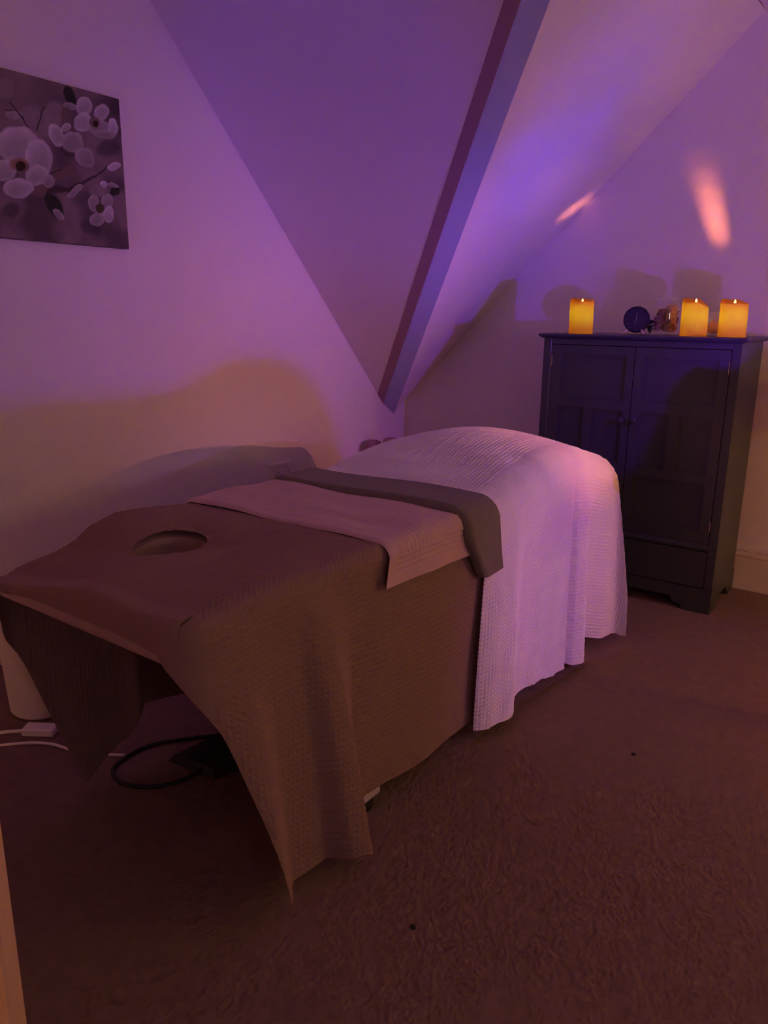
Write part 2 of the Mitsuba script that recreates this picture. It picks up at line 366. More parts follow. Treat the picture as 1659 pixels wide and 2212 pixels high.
def c_wrap(X, Y, R):
    for reg, sd, xs in (((0, 1), 1, X1+0.006), ((3, 4), -1, X0-0.006)):
        m = ((R == reg[0]) | (R == reg[1])) & (Y < YC)
        s_ = np.where(m, YC-Y, 0); ph = np.minimum(s_/RC, np.pi/2); ex = np.maximum(0, s_-RC*np.pi/2)
        rad = np.maximum(RC-sd*(xs-X), 0.012)
        X = np.where(m, xs-sd*RC+sd*(rad*np.cos(ph)-ex), X); Y = np.where(m, YC-rad*np.sin(ph), Y)
    return X, Y
LIPN = 12
def c_lip(X, Y, Z, R, P, u):
    n = 14                                   # the first rows wrap over the head end of the cushion
    xm = (X0+X1)/2; hw = (X1-X0)/2
    e = np.clip(np.abs(X-xm)/hw, 0, 1.2)
    drop = np.maximum(Z[n-1][None]-(0.642-0.026*np.minimum(e, 1.0)**4), 0.010)
    X, Y = c_wrap(X, Y, R)
    w = np.where(R == 2, 1.0, np.where((R == 1) | (R == 3), P, 0.0))
    back = 0.95*(0.06-np.sqrt(np.maximum(0.06**2-np.clip(np.abs(X-xm)-(hw-0.06), 0, 0.0595)**2, 0)))   # rounded corner of the cushion in plan
    for i in range(n):
        s = 1-i/(n-1.0)                       # 1 at the hem, 0 on top
        ang = min(1.0, (1-s)/0.55)
        ztop = Z[n-1]
        yh = YH-0.007+back[n-1]
        zi = ztop-drop[n-1]*np.where(s > 0.45, 0.45+0.55*(s-0.45)/0.55, 0.45*(s/0.45)**2)
        yi = yh+np.where(s > 0.45, 0.0, 0.032*(1-np.sqrt(np.maximum(0, 1-(1-s/0.45)**2))))
        Z[i] = Z[i]*(1-w[i])+zi*w[i]; Y[i] = Y[i]*(1-w[i])+yi*w[i]
    return X, Y, Z
rows = np.r_[np.linspace(0, 0.02, 14), np.linspace(0.02, 1, 330)[1:]]
V, F, UV = drape(rows, X0-0.006, X1+0.006, cover_top, 0.030, lambda y: ZT-0.026-hemR(y), lambda y: ZT-0.026-hemL(y), c_offR, c_offL,
                 c_y0, lambda a, b: -1.80, lip=c_lip, n_top=200, n_sk=170)
rr = rho(V[:, 0], V[:, 1]); on_top = V[:, 2] > 0.6
snap = (np.abs(rr-1) < 0.065) & on_top
V[snap, 0] = HC[0]+(V[snap, 0]-HC[0])/rr[snap]; V[snap, 1] = HC[1]+(V[snap, 1]-HC[1])/rr[snap]
inside = (rho(V[:, 0], V[:, 1]) < 1.001) & on_top
F = F[~inside[F].all(1)]
flat = np.clip((V[:, 1]+2.925)/0.03, 0, 1)
V = V*(1-flat[:, None])+weave(V, F, UV, 0.015, 0.0135, 0.0034)*flat[:, None]
one('table_cover', (V, F), 'm_brown_waffle', 'brown towelling cover with an oval face hole, over the head of the massage table', 'table cover', smooth=True, uv=UV)

# --- mauve waffle blanket
def flat_top(dz):
    return lambda x, y: np.full(np.broadcast(x, y).shape, ZT+dz)+0.003*np.sin(np.asarray(x)*17+np.asarray(y)*23)
mv = pch([-2.45, -2.38, -2.2, -2.0, -1.8], [0.622, 0.618, 0.612, 0.606, 0.606])
def m_lip(X, Y, Z, R, P, u):
    for i, (dz, dy) in enumerate(((-0.009, 0.0015), (-0.004, 0.0), (0.0, 0.001))): 
        on = R[i] >= 1
        Z[i] = Z[i]+np.where((R[i] > 0) & (R[i] < 4), dz, 0)
    return X, Y, Z
V, F, UV = drape(np.r_[0, 0.006, 0.02, np.linspace(0.03, 1, 150)], X0-0.018, X1+0.018, lambda x, y: flat_top(0.012)(x, y)+0.005*np.exp(-((y+2.2)/.05)**2)*np.sin(x*14), 0.034,
                 lambda y: ZT-0.022-mv(y), lambda y: 0.16+0*y, lambda y, t: 0.006*t*np.sin(y*25)+0.003*t, lambda y, t: 0.006*t, lambda a, b: -2.385-(0.02*b if a == 0 else 0), lambda a, b: -1.88, lip=m_lip, uvhem=True, n_top=190, n_sk=40)
V = weave(V, F, UV, 0.0135, 0.016, 0.0038, 0.026)
one('waffle_blanket', (V, F), 'm_mauve_waffle', 'mauve waffle blanket with a flat hem, lying across the middle of the massage table', 'blanket', smooth=True, uv=UV)

# --- white waffle blanket over the foot half, humped over a bolster
def white_top(x, y):
    d = np.clip(1-((x-1.285)/np.where(np.asarray(x) < 1.285, 0.385, 0.46))**2, 0, 1)
    g = np.where(np.asarray(y) < -1.43, np.exp(-np.abs((y+1.43)/0.30)**2.4), np.exp(-np.abs((y+1.43)/0.42)**2.2))
    z = ZT+0.012+0.102*d*g+0.014*sstep(-1.95, -1.75, y)-0.030*sstep(-1.35, -1.00, y)*sstep(1.10, 1.6, x)
    z = z-0.012*np.exp(-(((x-1.575)*0.5+(y+1.63)*0.87)/0.035)**2-(((x-1.575)*-0.87+(y+1.63)*0.5)/0.09)**2)
    z = z+0.004*np.sin(x*11+y*17)*np.exp(-((y+1.75)/.12)**2)
    return z
w_hem = pch([-1.97, -1.90, -1.83, -1.76, -1.69, -1.55, -1.40, -1.30, -1.24, -1.20, -1.10, -1.0], [0.03, 0.022, 0.016, 0.022, 0.062, 0.055, 0.030, 0.026, 0.032, 0.075, 0.050, 0.035])
w_off = pch([-1.97, -1.93, -1.86, -1.78, -1.70, -1.62, -1.50, -1.385, -1.36, -1.335, -1.28, -1.235, -1.19, -1.13, -1.06, -1.0],
            [-0.03, 0.004, 0.026, 0.036, 0.002, 0.010, 0.022, 0.028, 0.006, 0.044, 0.056, 0.030, -0.030, -0.010, 0.040, 0.050])
def w_offR(y, t):
    yy = y-0.06*(1-t)*sstep(-1.3, -1.1, y)
    return (w_off(yy)-0.012)*np.clip(t, 0, 1)**0.75+0.003*np.sin(y*60+t*3)*t
V, F, UV = drape(np.r_[np.linspace(0, 1, 440)], X0-0.02, X1+0.028, white_top, 0.095, lambda y: white_top(X1+0.028-0.095, y)-0.095-w_hem(y), lambda y: 0.50+0*y, w_offR,
                 lambda y, t: 0.03*t+0.012*np.sin(y*22)*t, lambda a, b: -1.945, lambda a, b: -0.52, foot=-1.025, n_top=190, n_sk=190)
V = weave(V, F, UV, 0.0130, 0.0130, 0.0040)
one('waffle_blanket', (V, F), 'm_white_waffle', 'large white waffle blanket humped over the foot of the massage table, hanging to the carpet', 'blanket', smooth=True, uv=UV)

# --- dark fleece throw folded across
def f_lip(X, Y, Z, R, P, u):
    n = 9
    for i in range(n):
        a = np.pi*(1-i/(n-1.0))               # rolled front edge
        rr_ = 0.018
        Yc, Zc = Y[n-1]+0.0, Z[n-1]-rr_
        top = (R[i] > 0) & (R[i] < 4)
        th_ = np.where(R[i] == 0, 0.0, np.where(R[i] == 4, 0.0, np.where(R[i] == 2, np.pi/2, P[i]*np.pi/2)))
        sd = np.where(R[i] < 2, 1.0, np.where(R[i] > 2, -1.0, 0.0)); k = rr_*(1-np.cos(a))
        Z[i] = Z[n-1]-k*np.sin(th_); X[i] = X[n-1]-sd*k*np.cos(th_); Y[i] = Y[n-1]-rr_*np.sin(a)
    return X, Y, Z
fz = pch([-2.1, -2.0, -1.95, -1.8], [0.575, 0.55, 0.535, 0.545])
V, F, UV = drape(np.r_[np.linspace(0, 0.001, 9), np.linspace(0.002, 1, 50)], X0-0.035, X1+0.042, lambda x, y: white_top(x, np.maximum(y, -1.98))+0.014+0.004*np.sin(x*9+1), 0.07,
                 lambda y: ZT+0.038-0.07-fz(y), lambda y: 0.12+0*y, lambda y, t: 0.004*t*np.sin(y*30), lambda y, t: 0.004*t,
                 lambda a, b: -2.045+(0.095*b**1.5 if a == 0 else 0), lambda a, b: -1.905+(0.0 if a else 0.03*b), lip=f_lip)
one('fleece_throw', (V, F), 'm_fleece', 'dark grey-brown fleece throw folded as a band between the mauve and the white blanket', 'throw', smooth=True, uv=UV)

# ---------------------------------------------------------------- cabinet
CX0, CX1, CY0, CY1, CT = 1.062, 1.897, -0.448, -0.060, 1.128
cb = thing('cabinet', 'dark two-door wooden cabinet with a drawer and bracket feet, against the right wall', 'cabinet')
body = cat(box(CX0, CX0+0.022, CY0+0.02, CY1, 0.10, CT), box(CX1-0.022, CX1, CY0+0.02, CY1, 0.10, CT), box(CX0, CX1, CY1-0.012, CY1, 0.10, CT),
           box(CX0, CX1, CY0+0.02, CY1, 0.085, 0.11), box(CX0, CX1, CY0+0.02, CY1, 0.275, 0.295),
           box(CX0, CX0+0.038, CY0, CY0+0.03, 0.06, CT, .002), box(CX1-0.036, CX1, CY0, CY0+0.03, 0.06, CT, .002),
           box(CX0+0.038, CX1-0.036, CY0, CY0+0.03, 1.102, CT, .002), box(CX0+0.038, CX1-0.036, CY0, CY0+0.03, 0.272, 0.300, .002), box(CX0+0.038, CX1-0.036, CY0-0.004, CY0+0.03, 0.280, 0.290, .002))
obj('body', body, 'm_cabinet', cb)
prof = [(0.0, 0.0), (0.010, 0.002), (0.014, 0.006), (0.020, 0.008), (0.024, 0.014), (0.022, 0.020), (0.016, 0.022)]
def top_layer(o, z): return np.array([[CX0-o, CY0-o, z], [CX1+o, CY0-o, z], [CX1+o, CY1+0.02, z], [CX0-o, CY1+0.02, z]])
L = [top_layer(o*0.85, CT+z*0.95) for o, z in prof]
vv = np.vstack(L); ff = []
for i in range(len(L)-1):
    for j in range(4):
        k = (j+1) % 4; ff += [[i*4+j, i*4+k, i*4+4+k], [i*4+j, i*4+4+k, i*4+4+j]]
n = len(vv); ff += [[0, 2, 1], [0, 3, 2], [n-4, n-3, n-2], [n-4, n-2, n-1]]
obj('top_board', trimesh.Trimesh(vv, ff, process=False), 'm_cabinet', cb)
ZTOP = CT+0.022*0.95
def frame_panel(x0, x1, z0, z1, y, openings):
    poly = sbox(x0, z0, x1, z1)
    for (a, b, c, d) in openings: poly = poly.difference(sbox(a, c, b, d))
    return prism(poly, 0.022, (0, y, 0), (1, 0, 0), (0, 0, 1), (0, 1, 0))
def moulding(a, b, c, d, y):
    ms = []
    for q in (0.0, 0.005):
        w = 0.006
        ms += [box(a+q, b-q, y+0.006+q, y+0.014+q, c+q, c+q+w), box(a+q, b-q, y+0.006+q, y+0.014+q, d-q-w, d-q), box(a+q, a+q+w, y+0.006+q, y+0.014+q, c+q, d-q), box(b-q-w, b-q, y+0.006+q, y+0.014+q, c+q, d-q)]
    return cat(*ms)
doors = ((1.102, 1.4785, [(1.145, 1.445, 0.872, 1.064), (1.145, 1.272, 0.592, 0.830), (1.308, 1.445, 0.592, 0.830), (1.145, 1.445, 0.345, 0.555)], 1.447, 1.105),
         (1.4815, 1.859, [(1.516, 1.818, 0.872, 1.060), (1.516, 1.645, 0.592, 0.830), (1.685, 1.818, 0.592, 0.830), (1.516, 1.818, 0.345, 0.555)], 1.503, 1.857))
for x0, x1, ops, kx, hx in doors:
    dk = obj('door', frame_panel(x0, x1, 0.302, 1.100, CY0+0.002, ops), 'm_cabinet', cb)
    for (a, b, c, d) in ops:
        obj('panel', box(a-0.004, b+0.004, CY0+0.016, CY0+0.022, c-0.004, d+0.004), 'm_cabinet', dk)
        obj('moulding', moulding(a, b, c, d, CY0), 'm_cabinet', dk)
    kn = lathe([(0, 0), (.007, 0), (.006, .008), (.012, .014), (.014, .020), (.010, .026), (0, .028)], 20)
    kn.apply_transform(trimesh.transformations.rotation_matrix(math.pi/2, (1, 0, 0))); kn.apply_translation((kx, CY0+0.002, 0.793))
    obj('knob', kn, 'm_cabinet', dk, smooth=40)
    for zz in (1.03, 0.38):
        obj('hinge', box(hx-0.0012, hx+0.0012, CY0-0.001, CY0+0.012, zz-0.024, zz+0.024), 'm_brass', dk, label='thin brass hinge')
obj('drawer', box(1.102, 1.859, CY0+0.002, CY0+0.35, 0.108, 0.268, .002), 'm_cabinet', cb)
# bracket base: shaped apron at the front and at the right side
def bracket(L_, foot, h=0.105, rise=0.052):
    s = [(0, 0), (foot*0.72, 0), (foot*0.80, 0.012), (foot*0.82, 0.022), (foot, 0.026), (foot*1.08, 0.034), (foot*1.12, rise)]
    pts = s+[(L_-a, b) for a, b in s[::-1]]+[(L_, h), (0, h)]
    return Polygon(pts)
obj('base', cat(prism(bracket(CX1-CX0, 0.15), 0.02, (CX0, CY0-0.004, 0), (1, 0, 0), (0, 0, 1), (0, 1, 0))), 'm_cabinet', cb)
for x in (CX0, CX1-0.018):
    obj('base_side', prism(bracket(CY1-CY0, 0.115), 0.018, (x, CY0+0.016, 0), (0, 1, 0), (0, 0, 1), (1, 0, 0)), 'm_cabinet', cb)

# ---------------------------------------------------------------- things on the cabinet
def candle(x, y, r, h, cut_dir, low, label):
    """LED wax candle: open wall with an uneven rim, a sunken top, a bulb in the body and a flame tip above it"""
    k = thing('candle', label, 'candle', 'lit candles on the cabinet')
    n = 64; th = np.linspace(0, 2*np.pi, n, endpoint=False)
    away = np.arctan2(CAM[1]-y, CAM[0]-x)
    rim = h-0.015*np.clip(np.cos(th-away), 0, 1)**1.2-low*np.clip(np.cos(th-cut_dir), 0, 1)**1.5+0.0015*np.sin(5*th)
    zs = np.linspace(0, 1, 16)
    v = []
    for s in zs:
        zz = rim*s; rr_ = r*(1-0.02*s)+0.0012*np.sin(th*3+s*4); 
        rr_ = np.where(s > 0.97, rr_-0.004, rr_)
        v.append(np.c_[rr_*np.cos(th), rr_*np.sin(th), zz])
    v.append(np.c_[(r-0.010)*np.cos(th), (r-0.010)*np.sin(th), rim-0.003])
    v.append(np.c_[(r-0.014)*np.cos(th), (r-0.014)*np.sin(th), np.full(n, h-0.030)])
    v.append(np.c_[0.004*np.cos(th), 0.004*np.sin(th), np.full(n, h-0.033)])
    v.append(np.c_[0*th, 0*th, np.full(n, h-0.033)])
    v = np.vstack(v)+[x, y, ZTOP+0.0005]; f = []
    for i in range(len(v)//n-1):
        for j in range(n):
            q = (j+1) % n; f += [[i*n+j, i*n+q, (i+1)*n+q], [i*n+j, (i+1)*n+q, (i+1)*n+j]]
    obj('wax', trimesh.Trimesh(v, f, process=False), 'm_wax', k, smooth=60)
    fl = lathe([(0, -.016), (.0035, -.012), (.0055, -.004), (.0045, .006), (.002, .013), (0, .016)], 16, (x+0.004*math.cos(away), y+0.004*math.sin(away), ZTOP+h-0.016))
    scene[key_free(k+'__flame')] = {**mikit.ply(fl, 'm_lamp_white', smooth=True), 'emitter': {'type': 'area', 'radiance': rgb((5.0, 2.9, 0.5), 1.5)}}
    b = trimesh.creation.icosphere(2, 0.006); b.apply_translation((x, y, ZTOP+h*0.56))
    scene[key_free(k+'__bulb')] = {**mikit.ply(b, 'm_lamp_white', smooth=True), 'emitter': {'type': 'area', 'radiance': rgb(POW['candle'])}}
    return k
candle(1.198, -0.370, 0.0525, 0.152, 0.6, 0.006, 'lit pillar candle standing alone at the left end of the cabinet top')
candle(1.684, -0.372, 0.0525, 0.150, 0.2, 0.034, 'lit pillar candle with a slanted rim, between the large and the small glass jar')
candle(1.832, -0.370, 0.0525, 0.146, 0.3, 0.014, 'lit pillar candle at the right end of the cabinet top')

ac = thing('alarm_clock', 'round black alarm clock on copper legs, right of the lone candle on the cabinet', 'clock')
ct = np.array([1.440, -0.350]); R_ = 0.0545
fwd = np.array([CAM[0]-ct[0], CAM[1]-ct[1]]); fwd /= np.linalg.norm(fwd)
fwd = np.array([fwd[0]*math.cos(.45)-fwd[1]*math.sin(.45)*-1*0, fwd[1]])
fwd = np.array([0.20, -0.98])
TLT = trimesh.transformations.rotation_matrix(math.radians(90), (1, 0, 0))
def clockpart(m, tilt=-8):
    m.apply_transform(TLT)                                        # +z of the part turns to -y (towards the room)
    m.apply_transform(trimesh.transformations.rotation_matrix(math.radians(tilt), (1, 0, 0)))
    m.apply_transform(trimesh.transformations.rotation_matrix(math.radians(12), (0, 0, 1)))
    m.apply_translation((ct[0], ct[1], ZTOP+0.064)); return m
obj('case', clockpart(lathe([(0, -.045), (.040, -.045), (.050, -.038), (R_, -.012), (R_, .010), (R_-.002, .014), (R_-.006, .014), (R_-.007, .008), (0, .008)], 56)), 'm_black_paint', ac, smooth=35)
obj('face', clockpart(lathe([(0, .0085), (R_-.0075, .0085), (R_-.0075, .0095), (0, .0095)], 56)), 'm_clock_face', ac)
obj('hand', clockpart(box(-.0012, .0012, -.004, .030, .010, .011)).apply_transform(np.eye(4)), 'm_hand', ac)
m = box(-.0014, .0014, -.020, .004, .011, .012); m.apply_transform(trimesh.transformations.rotation_matrix(-.25, (0, 0, 1)))
obj('hand', clockpart(m), 'm_hand', ac)
for k in range(12):
    m = box(-.0006, .0006, R_-.015, R_-.010, .0095, .0100); m.apply_transform(trimesh.transformations.rotation_matrix(k*math.pi/6, (0, 0, 1)))
    obj('tick', clockpart(m), 'm_hand', ac)
for s in (-1, 1):
    a = np.array([ct[0]+s*0.030, ct[1]-0.016, ZTOP+0.020]); b = np.array([ct[0]+s*0.046, ct[1]-0.026, ZTOP+0.0035])
    m = tube([a, (a+b)/2, b], 0.0042, 10); obj('leg', m, 'm_copper', ac, smooth=40, label='short splayed copper leg')

def jar(x, y, r, h, label, name='glass_jar'):
    k = thing(name, label, 'jar')
    o = [(0, .001), (r-.004, .001), (r, .005), (r, h*.72), (r*.97, h*.80), (r*.78, h*.88), (r*.76, h*.97), (r*.80, h), (r*.77, h)]
    i = [(r*.74, h*.98), (r*.74, h*.87), (r*.93, h*.79), (r-.003, h*.71), (r-.003, .010), (r-.006, .006), (0, .006)]
    obj('glass', lathe(o+i, 48, (x, y, ZTOP)), 'm_glass', k, smooth=50)
    obj('lip', lathe([(r*.80, h-.003), (r*.83, h), (r*.80, h+.003), (r*.77, h), (r*.80, h-.003)], 40, (x, y, ZTOP)), 'm_glass', k, smooth=50)
    return k
JX, JY = 1.548, -0.285
jar(JX, JY, 0.062, 0.158, 'large clear glass jar of dark potpourri, between the clock and the slanted candle')
def petal(c, s, ax):
    g = np.linspace(-1, 1, 7); X, Yg = np.meshgrid(g, g)
    w = np.sqrt(np.clip(1-g**2, 0.02, 1))
    v = np.stack([X*s, Yg*w[None, :].T.T*s*0.7, 0.35*s*(X**2+0.6*Yg**2)], -1).reshape(-1, 3)
    q = [r_*7+c_ for r_ in range(6) for c_ in range(6)]
    f = [[a, a+1, a+8] for a in q]+[[a, a+8, a+7] for a in q]
    m = trimesh.Trimesh(v, f, process=False); m.apply_transform(trimesh.transformations.random_rotation_matrix(ax)); m.apply_translation(c); return m
def fill(x, y, r, z0, z1, n, s):
    ms = []
    for i in range(n):
        a, q = rng.uniform(0, 2*np.pi), math.sqrt(rng.uniform(0, 1))*(r-s)
        ms.append(petal((x+q*math.cos(a), y+q*math.sin(a), rng.uniform(z0, z1)), s*rng.uniform(.7, 1.0), rng.uniform(0, 1, 3)))
    return cat(*ms)
k = one('potpourri', fill(JX, JY, 0.057, ZTOP+0.022, ZTOP+0.100, 150, 0.0145), 'm_potpourri', 'dark red dried petals inside the large glass jar', 'potpourri', smooth=True); labels[k]['kind'] = 'stuff'
k = one('potpourri', fill(JX, JY-.012, 0.045, ZTOP+0.020, ZTOP+0.034, 10, 0.013), 'm_potpourri_light', 'light brown dried petals at the bottom of the large glass jar', 'potpourri', smooth=True); labels[k]['kind'] = 'stuff'
one('pillar_stick', lathe([(0, 0), (.021, 0), (.023, .004), (.023, .098), (.019, .108), (0, .110)], 24, (JX+0.018, JY-0.004, ZTOP+0.016)), 'm_tan_wax', 'tan wax stick standing in the potpourri of the large glass jar', 'candle', smooth=40)
one('dried_leaves', fill(1.478, -0.285, 0.024, ZTOP+0.016, ZTOP+0.060, 16, 0.014), 'm_leaf_green', 'dark green dried leaves between the clock and the large glass jar', 'leaves', smooth=True)
labels['dried_leaves']['kind'] = 'stuff'
jar(1.748, -0.290, 0.036, 0.096, 'small clear glass jar between the two right-hand candles', 'glass_jar')
one('tealight', lathe([(0, 0), (.016, .002), (.022, .012), (.024, .024), (.020, .038), (.012, .050), (0, .058)], 20, (1.742, -0.292, ZTOP+0.010)), 'm_tan_wax', 'tan wax tealight inside the small glass jar', 'tealight', smooth=40)
one('low_block', box(1.775, 1.825, -0.24, -0.18, ZTOP+.0005, ZTOP+0.052, .003), 'm_tan_wax', 'low tan block between the small glass jar and the right-hand candle', 'block')

# ---------------------------------------------------------------- painting
PY0, PY1, PZ0, PZ1 = -2.46, -1.869, 1.445, 1.953
PET = [(-2.0649,1.922,0.0201,0.0116,0.0148,-0.0286,'leaf'),(-2.1567,1.5648,0.0243,0.0166,0.028,-0.0368,'leaf'),(-1.915,1.6402,0.0239,0.003,-0.0017,-0.0194,'leaf'),(-2.0857,1.751,0.0228,0.0243,0.041,-0.0243,'dark'),(-1.9295,1.7797,0.0631,0.0104,-0.0032,-0.0347,'dark'),(-1.8859,1.9231,0.0316,0.0064,-0.0036,-0.0406,'dark'),(-2.3141,1.5326,0.0384,0.0042,-0.0037,-0.0322,'dark'),(-2.0188,1.511,0.0576,0.0054,-0.0034,-0.0353,'dark'),(-2.1409,1.6177,0.0383,0.0135,0.0036,-0.0169,'dark'),(-2.2908,1.896,0.0328,0.0071,-0.0037,-0.0319,'faint'),(-2.2141,1.832,0.0297,-0.0098,-0.0228,-0.0334,'faint'),(-2.1305,1.8482,0.037,0.0016,-0.0153,-0.0511,'faint'),(-2.1654,1.8014,0.0375,0.0068,-0.0025,-0.0234,'faint'),(-2.1146,1.6721,0.0607,0.0317,0.0097,-0.0204,'tan'),(-2.2716,1.8236,0.0283,0.0033,-0.0029,-0.0137,'mid'),(-2.0682,1.8894,0.0263,-0.0006,-0.0051,-0.0128,'mid'),(-2.0853,1.8569,0.0212,0.0041,-0.003,-0.0298,'tan'),(-2.1249,1.7885,0.0236,0.0112,0.0117,-0.0338,'pet'),(-2.0874,1.8201,0.0169,0.0124,0.0071,-0.0083,'pet'),(-2.0672,1.7779,0.0406,0.0069,-0.0035,-0.0349,'mid'),(-2.0249,1.7352,0.0303,0.0185,0.0176,-0.0264,'mid'),(-2.2012,1.6071,0.0271,0.0034,-0.0026,-0.0239,'tan'),(-2.266,1.7356,0.0701,0.0118,-0.0062,-0.0546,'pet'),(-2.195,1.7101,0.0436,0.0167,0.0107,-0.0518,'pet'),(-2.2094,1.6528,0.0405,0.0057,-0.0035,-0.0326,'pet'),(-2.3253,1.6506,0.0441,0.0064,-0.0036,-0.0314,'pet'),(-2.2778,1.6031,0.0489,0.0063,-0.0035,-0.0307,'pet'),(-2.2695,1.6771,0.0373,0.0056,-0.0028,-0.0246,'rust'),(-2.2637,1.6723,0.0168,0.0025,-0.002,-0.0174,'eye'),(-2.0127,1.8977,0.0313,0.0063,-0.0029,-0.0302,'pet'),(-2.0229,1.8482,0.035,0.0066,-0.003,-0.0304,'pet'),(-1.9436,1.8935,0.0276,0.0054,-0.0024,-0.0262,'pet'),(-1.9615,1.8416,0.0421,0.0077,-0.0023,-0.0247,'mid'),(-1.9038,1.8521,0.0204,0.0037,-0.0028,-0.0314,'bri'),(-1.9406,1.824,0.0461,0.0049,-0.0028,-0.0142,'mid'),(-1.9748,1.8573,0.0245,0.0046,-0.002,-0.0215,'tan'),(-1.9707,1.8535,0.0113,0.0021,-0.0011,-0.0117,'eye'),(-1.9115,1.7231,0.0293,0.0105,0.0028,-0.0112,'bri'),(-2.0758,1.6199,0.0314,0.0247,0.0088,-0.0088,'mid'),(-2.1439,1.5389,0.017,-0.0144,-0.0102,-0.0092,'mid'),(-2.1695,1.6378,0.0206,0.0028,-0.0022,-0.021,'mid'),(-2.0055,1.5913,0.0209,0.0024,-0.0029,-0.0302,'mid'),(-1.9496,1.6009,0.0243,0.0028,-0.0027,-0.029,'mid'),(-1.9464,1.5597,0.0205,0.0022,-0.0024,-0.026,'pet'),(-1.9937,1.5373,0.0316,0.0032,-0.0024,-0.0251,'mid'),(-1.9808,1.635,0.0425,0.0054,-0.0021,-0.0222,'faint'),(-1.9576,1.66,0.0116,0.0015,-0.001,-0.0108,'bri'),(-1.921,1.6601,0.0254,-0.0043,-0.0036,-0.007,'mid'),(-1.9807,1.5751,0.0201,0.0022,-0.0017,-0.0186,'eye2')]
BRA = [(-2.2772,1.8554,-2.2378,1.8191,0.0055),(-2.2378,1.8191,-2.2175,1.7722,0.0055),(-2.1583,1.8684,-2.1824,1.8268,0.0047),(-2.1824,1.8268,-2.1992,1.7925,0.0047),(-2.1795,1.6069,-2.0911,1.6271,0.0135),(-2.0911,1.6271,-1.9915,1.6803,0.0103),(-1.9915,1.6803,-1.9305,1.7266,0.0063),(-2.1676,1.6557,-2.1201,1.6862,0.004),(-2.2982,1.8321,-2.264,1.8361,0.0036)]
TONE = {'leaf': (0.035, 0.04, 0.03), 'dark': (0.075, 0.06, 0.065), 'faint': (0.30, 0.245, 0.25), 'tan': (0.19, 0.13, 0.11), 'mid': (0.42, 0.37, 0.36), 'pet': (0.58, 0.53, 0.52), 'bri': (0.70, 0.66, 0.66), 'rust': (0.30, 0.17, 0.10), 'eye': (0.04, 0.03, 0.02), 'eye2': (0.08, 0.075, 0.04)}
def print_col(p, n, uv):
    y, z = p.y, p.z
    w = mikit.fbm(y*34, z*34, 3.0, 3)-0.5
    ya, za = y+w*0.012, z+(mikit.fbm(y*34, z*34, 9.0, 3)-0.5)*0.012
    f = mikit.fbm(y*9, z*9, 0.0, 4)
    c = mikit.mix((0.10, 0.074, 0.078), (0.22, 0.165, 0.17), mikit.smoothstep(0.3, 0.7, f))
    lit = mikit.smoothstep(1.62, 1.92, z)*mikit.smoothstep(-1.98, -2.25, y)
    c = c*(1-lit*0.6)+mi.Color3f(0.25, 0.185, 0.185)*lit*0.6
    def ell(e, c):
        cy, cz, uy, uz, vy, vz, tone = e
        det = uy*vz-uz*vy
        dy, dz = ya-cy, za-cz
        a = (dy*vz-dz*vy)/det; b = (uy*dz-uz*dy)/det
        r2 = a*a+b*b
        r2 = r2*{'pet': 0.80, 'mid': 0.84, 'bri': 0.9, 'faint': 0.8}.get(tone, 1.0)
        edge = {'faint': 0.6, 'dark': 0.8, 'rust': 0.7, 'tan': 0.5}.get(tone, 0.30)
        k = mikit.smoothstep(1.0, 1.0-edge, r2)*(0.75 if tone in ('dark', 'faint') else 0.95)
        sh = (0.78+0.30*mikit.smoothstep(0.0, 1.0, r2))*(1.08-0.25*mikit.smoothstep(-0.9, 0.9, b)) if tone in ('pet', 'mid', 'bri') else 1.0
        t = mi.Color3f(*TONE[tone])*(sh*(0.88+0.3*w))
        return c*(1-k)+t*k
    for e in PET[:17]: c = ell(e, c)
    for (a0, b0, a1, b1, wd) in BRA:
        ly, lz = a1-a0, b1-b0; L2 = ly*ly+lz*lz
        t = dr.clip(((ya-a0)*ly+(za-b0)*lz)/L2, 0, 1)
        d = dr.sqrt(dr.square(ya-a0-t*ly)+dr.square(za-b0-t*lz))
        k = mikit.smoothstep(wd*0.6, wd*0.35, d)*0.85
        c = c*(1-k)+mi.Color3f(0.055, 0.04, 0.038)*k
    for e in PET[17:]: c = ell(e, c)
    return c
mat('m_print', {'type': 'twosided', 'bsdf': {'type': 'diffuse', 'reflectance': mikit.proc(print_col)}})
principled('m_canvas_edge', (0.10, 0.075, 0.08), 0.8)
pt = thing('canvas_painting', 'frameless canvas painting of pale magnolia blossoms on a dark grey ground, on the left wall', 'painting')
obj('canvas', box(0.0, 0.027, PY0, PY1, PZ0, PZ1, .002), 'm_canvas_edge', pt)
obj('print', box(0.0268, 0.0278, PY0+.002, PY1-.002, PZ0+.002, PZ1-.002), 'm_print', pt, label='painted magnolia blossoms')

# ---------------------------------------------------------------- wall socket
so = thing('wall_socket', 'white double wall socket with switches, low on the left wall behind the massage table', 'socket')
SY, SZ = -1.073, 0.4746
obj('plate', box(0, 0.010, SY-.073, SY+.073, SZ-.043, SZ+.043, .003), 'm_white_plastic', so)
for s in (-1, 1):
    obj('switch', box(0.0095, 0.014, SY+s*.060-.006 if s < 0 else SY+.010-.006, SY+s*.060+.006 if s < 0 else SY+.010+.006, SZ-.028, SZ-.006, .002), 'm_white_plastic', so)
    cy = SY+s*.036
    for (dy, dz, w, h) in ((0, .018, .004, .008), (-.011, -.004, .007, .004), (.011, -.004, .007, .004)):
        obj('pin_hole', box(0.0095, 0.0104, cy+.008+dy-w/2, cy+.008+dy+w/2, SZ+dz-h/2, SZ+dz+h/2), 'm_hole', so)

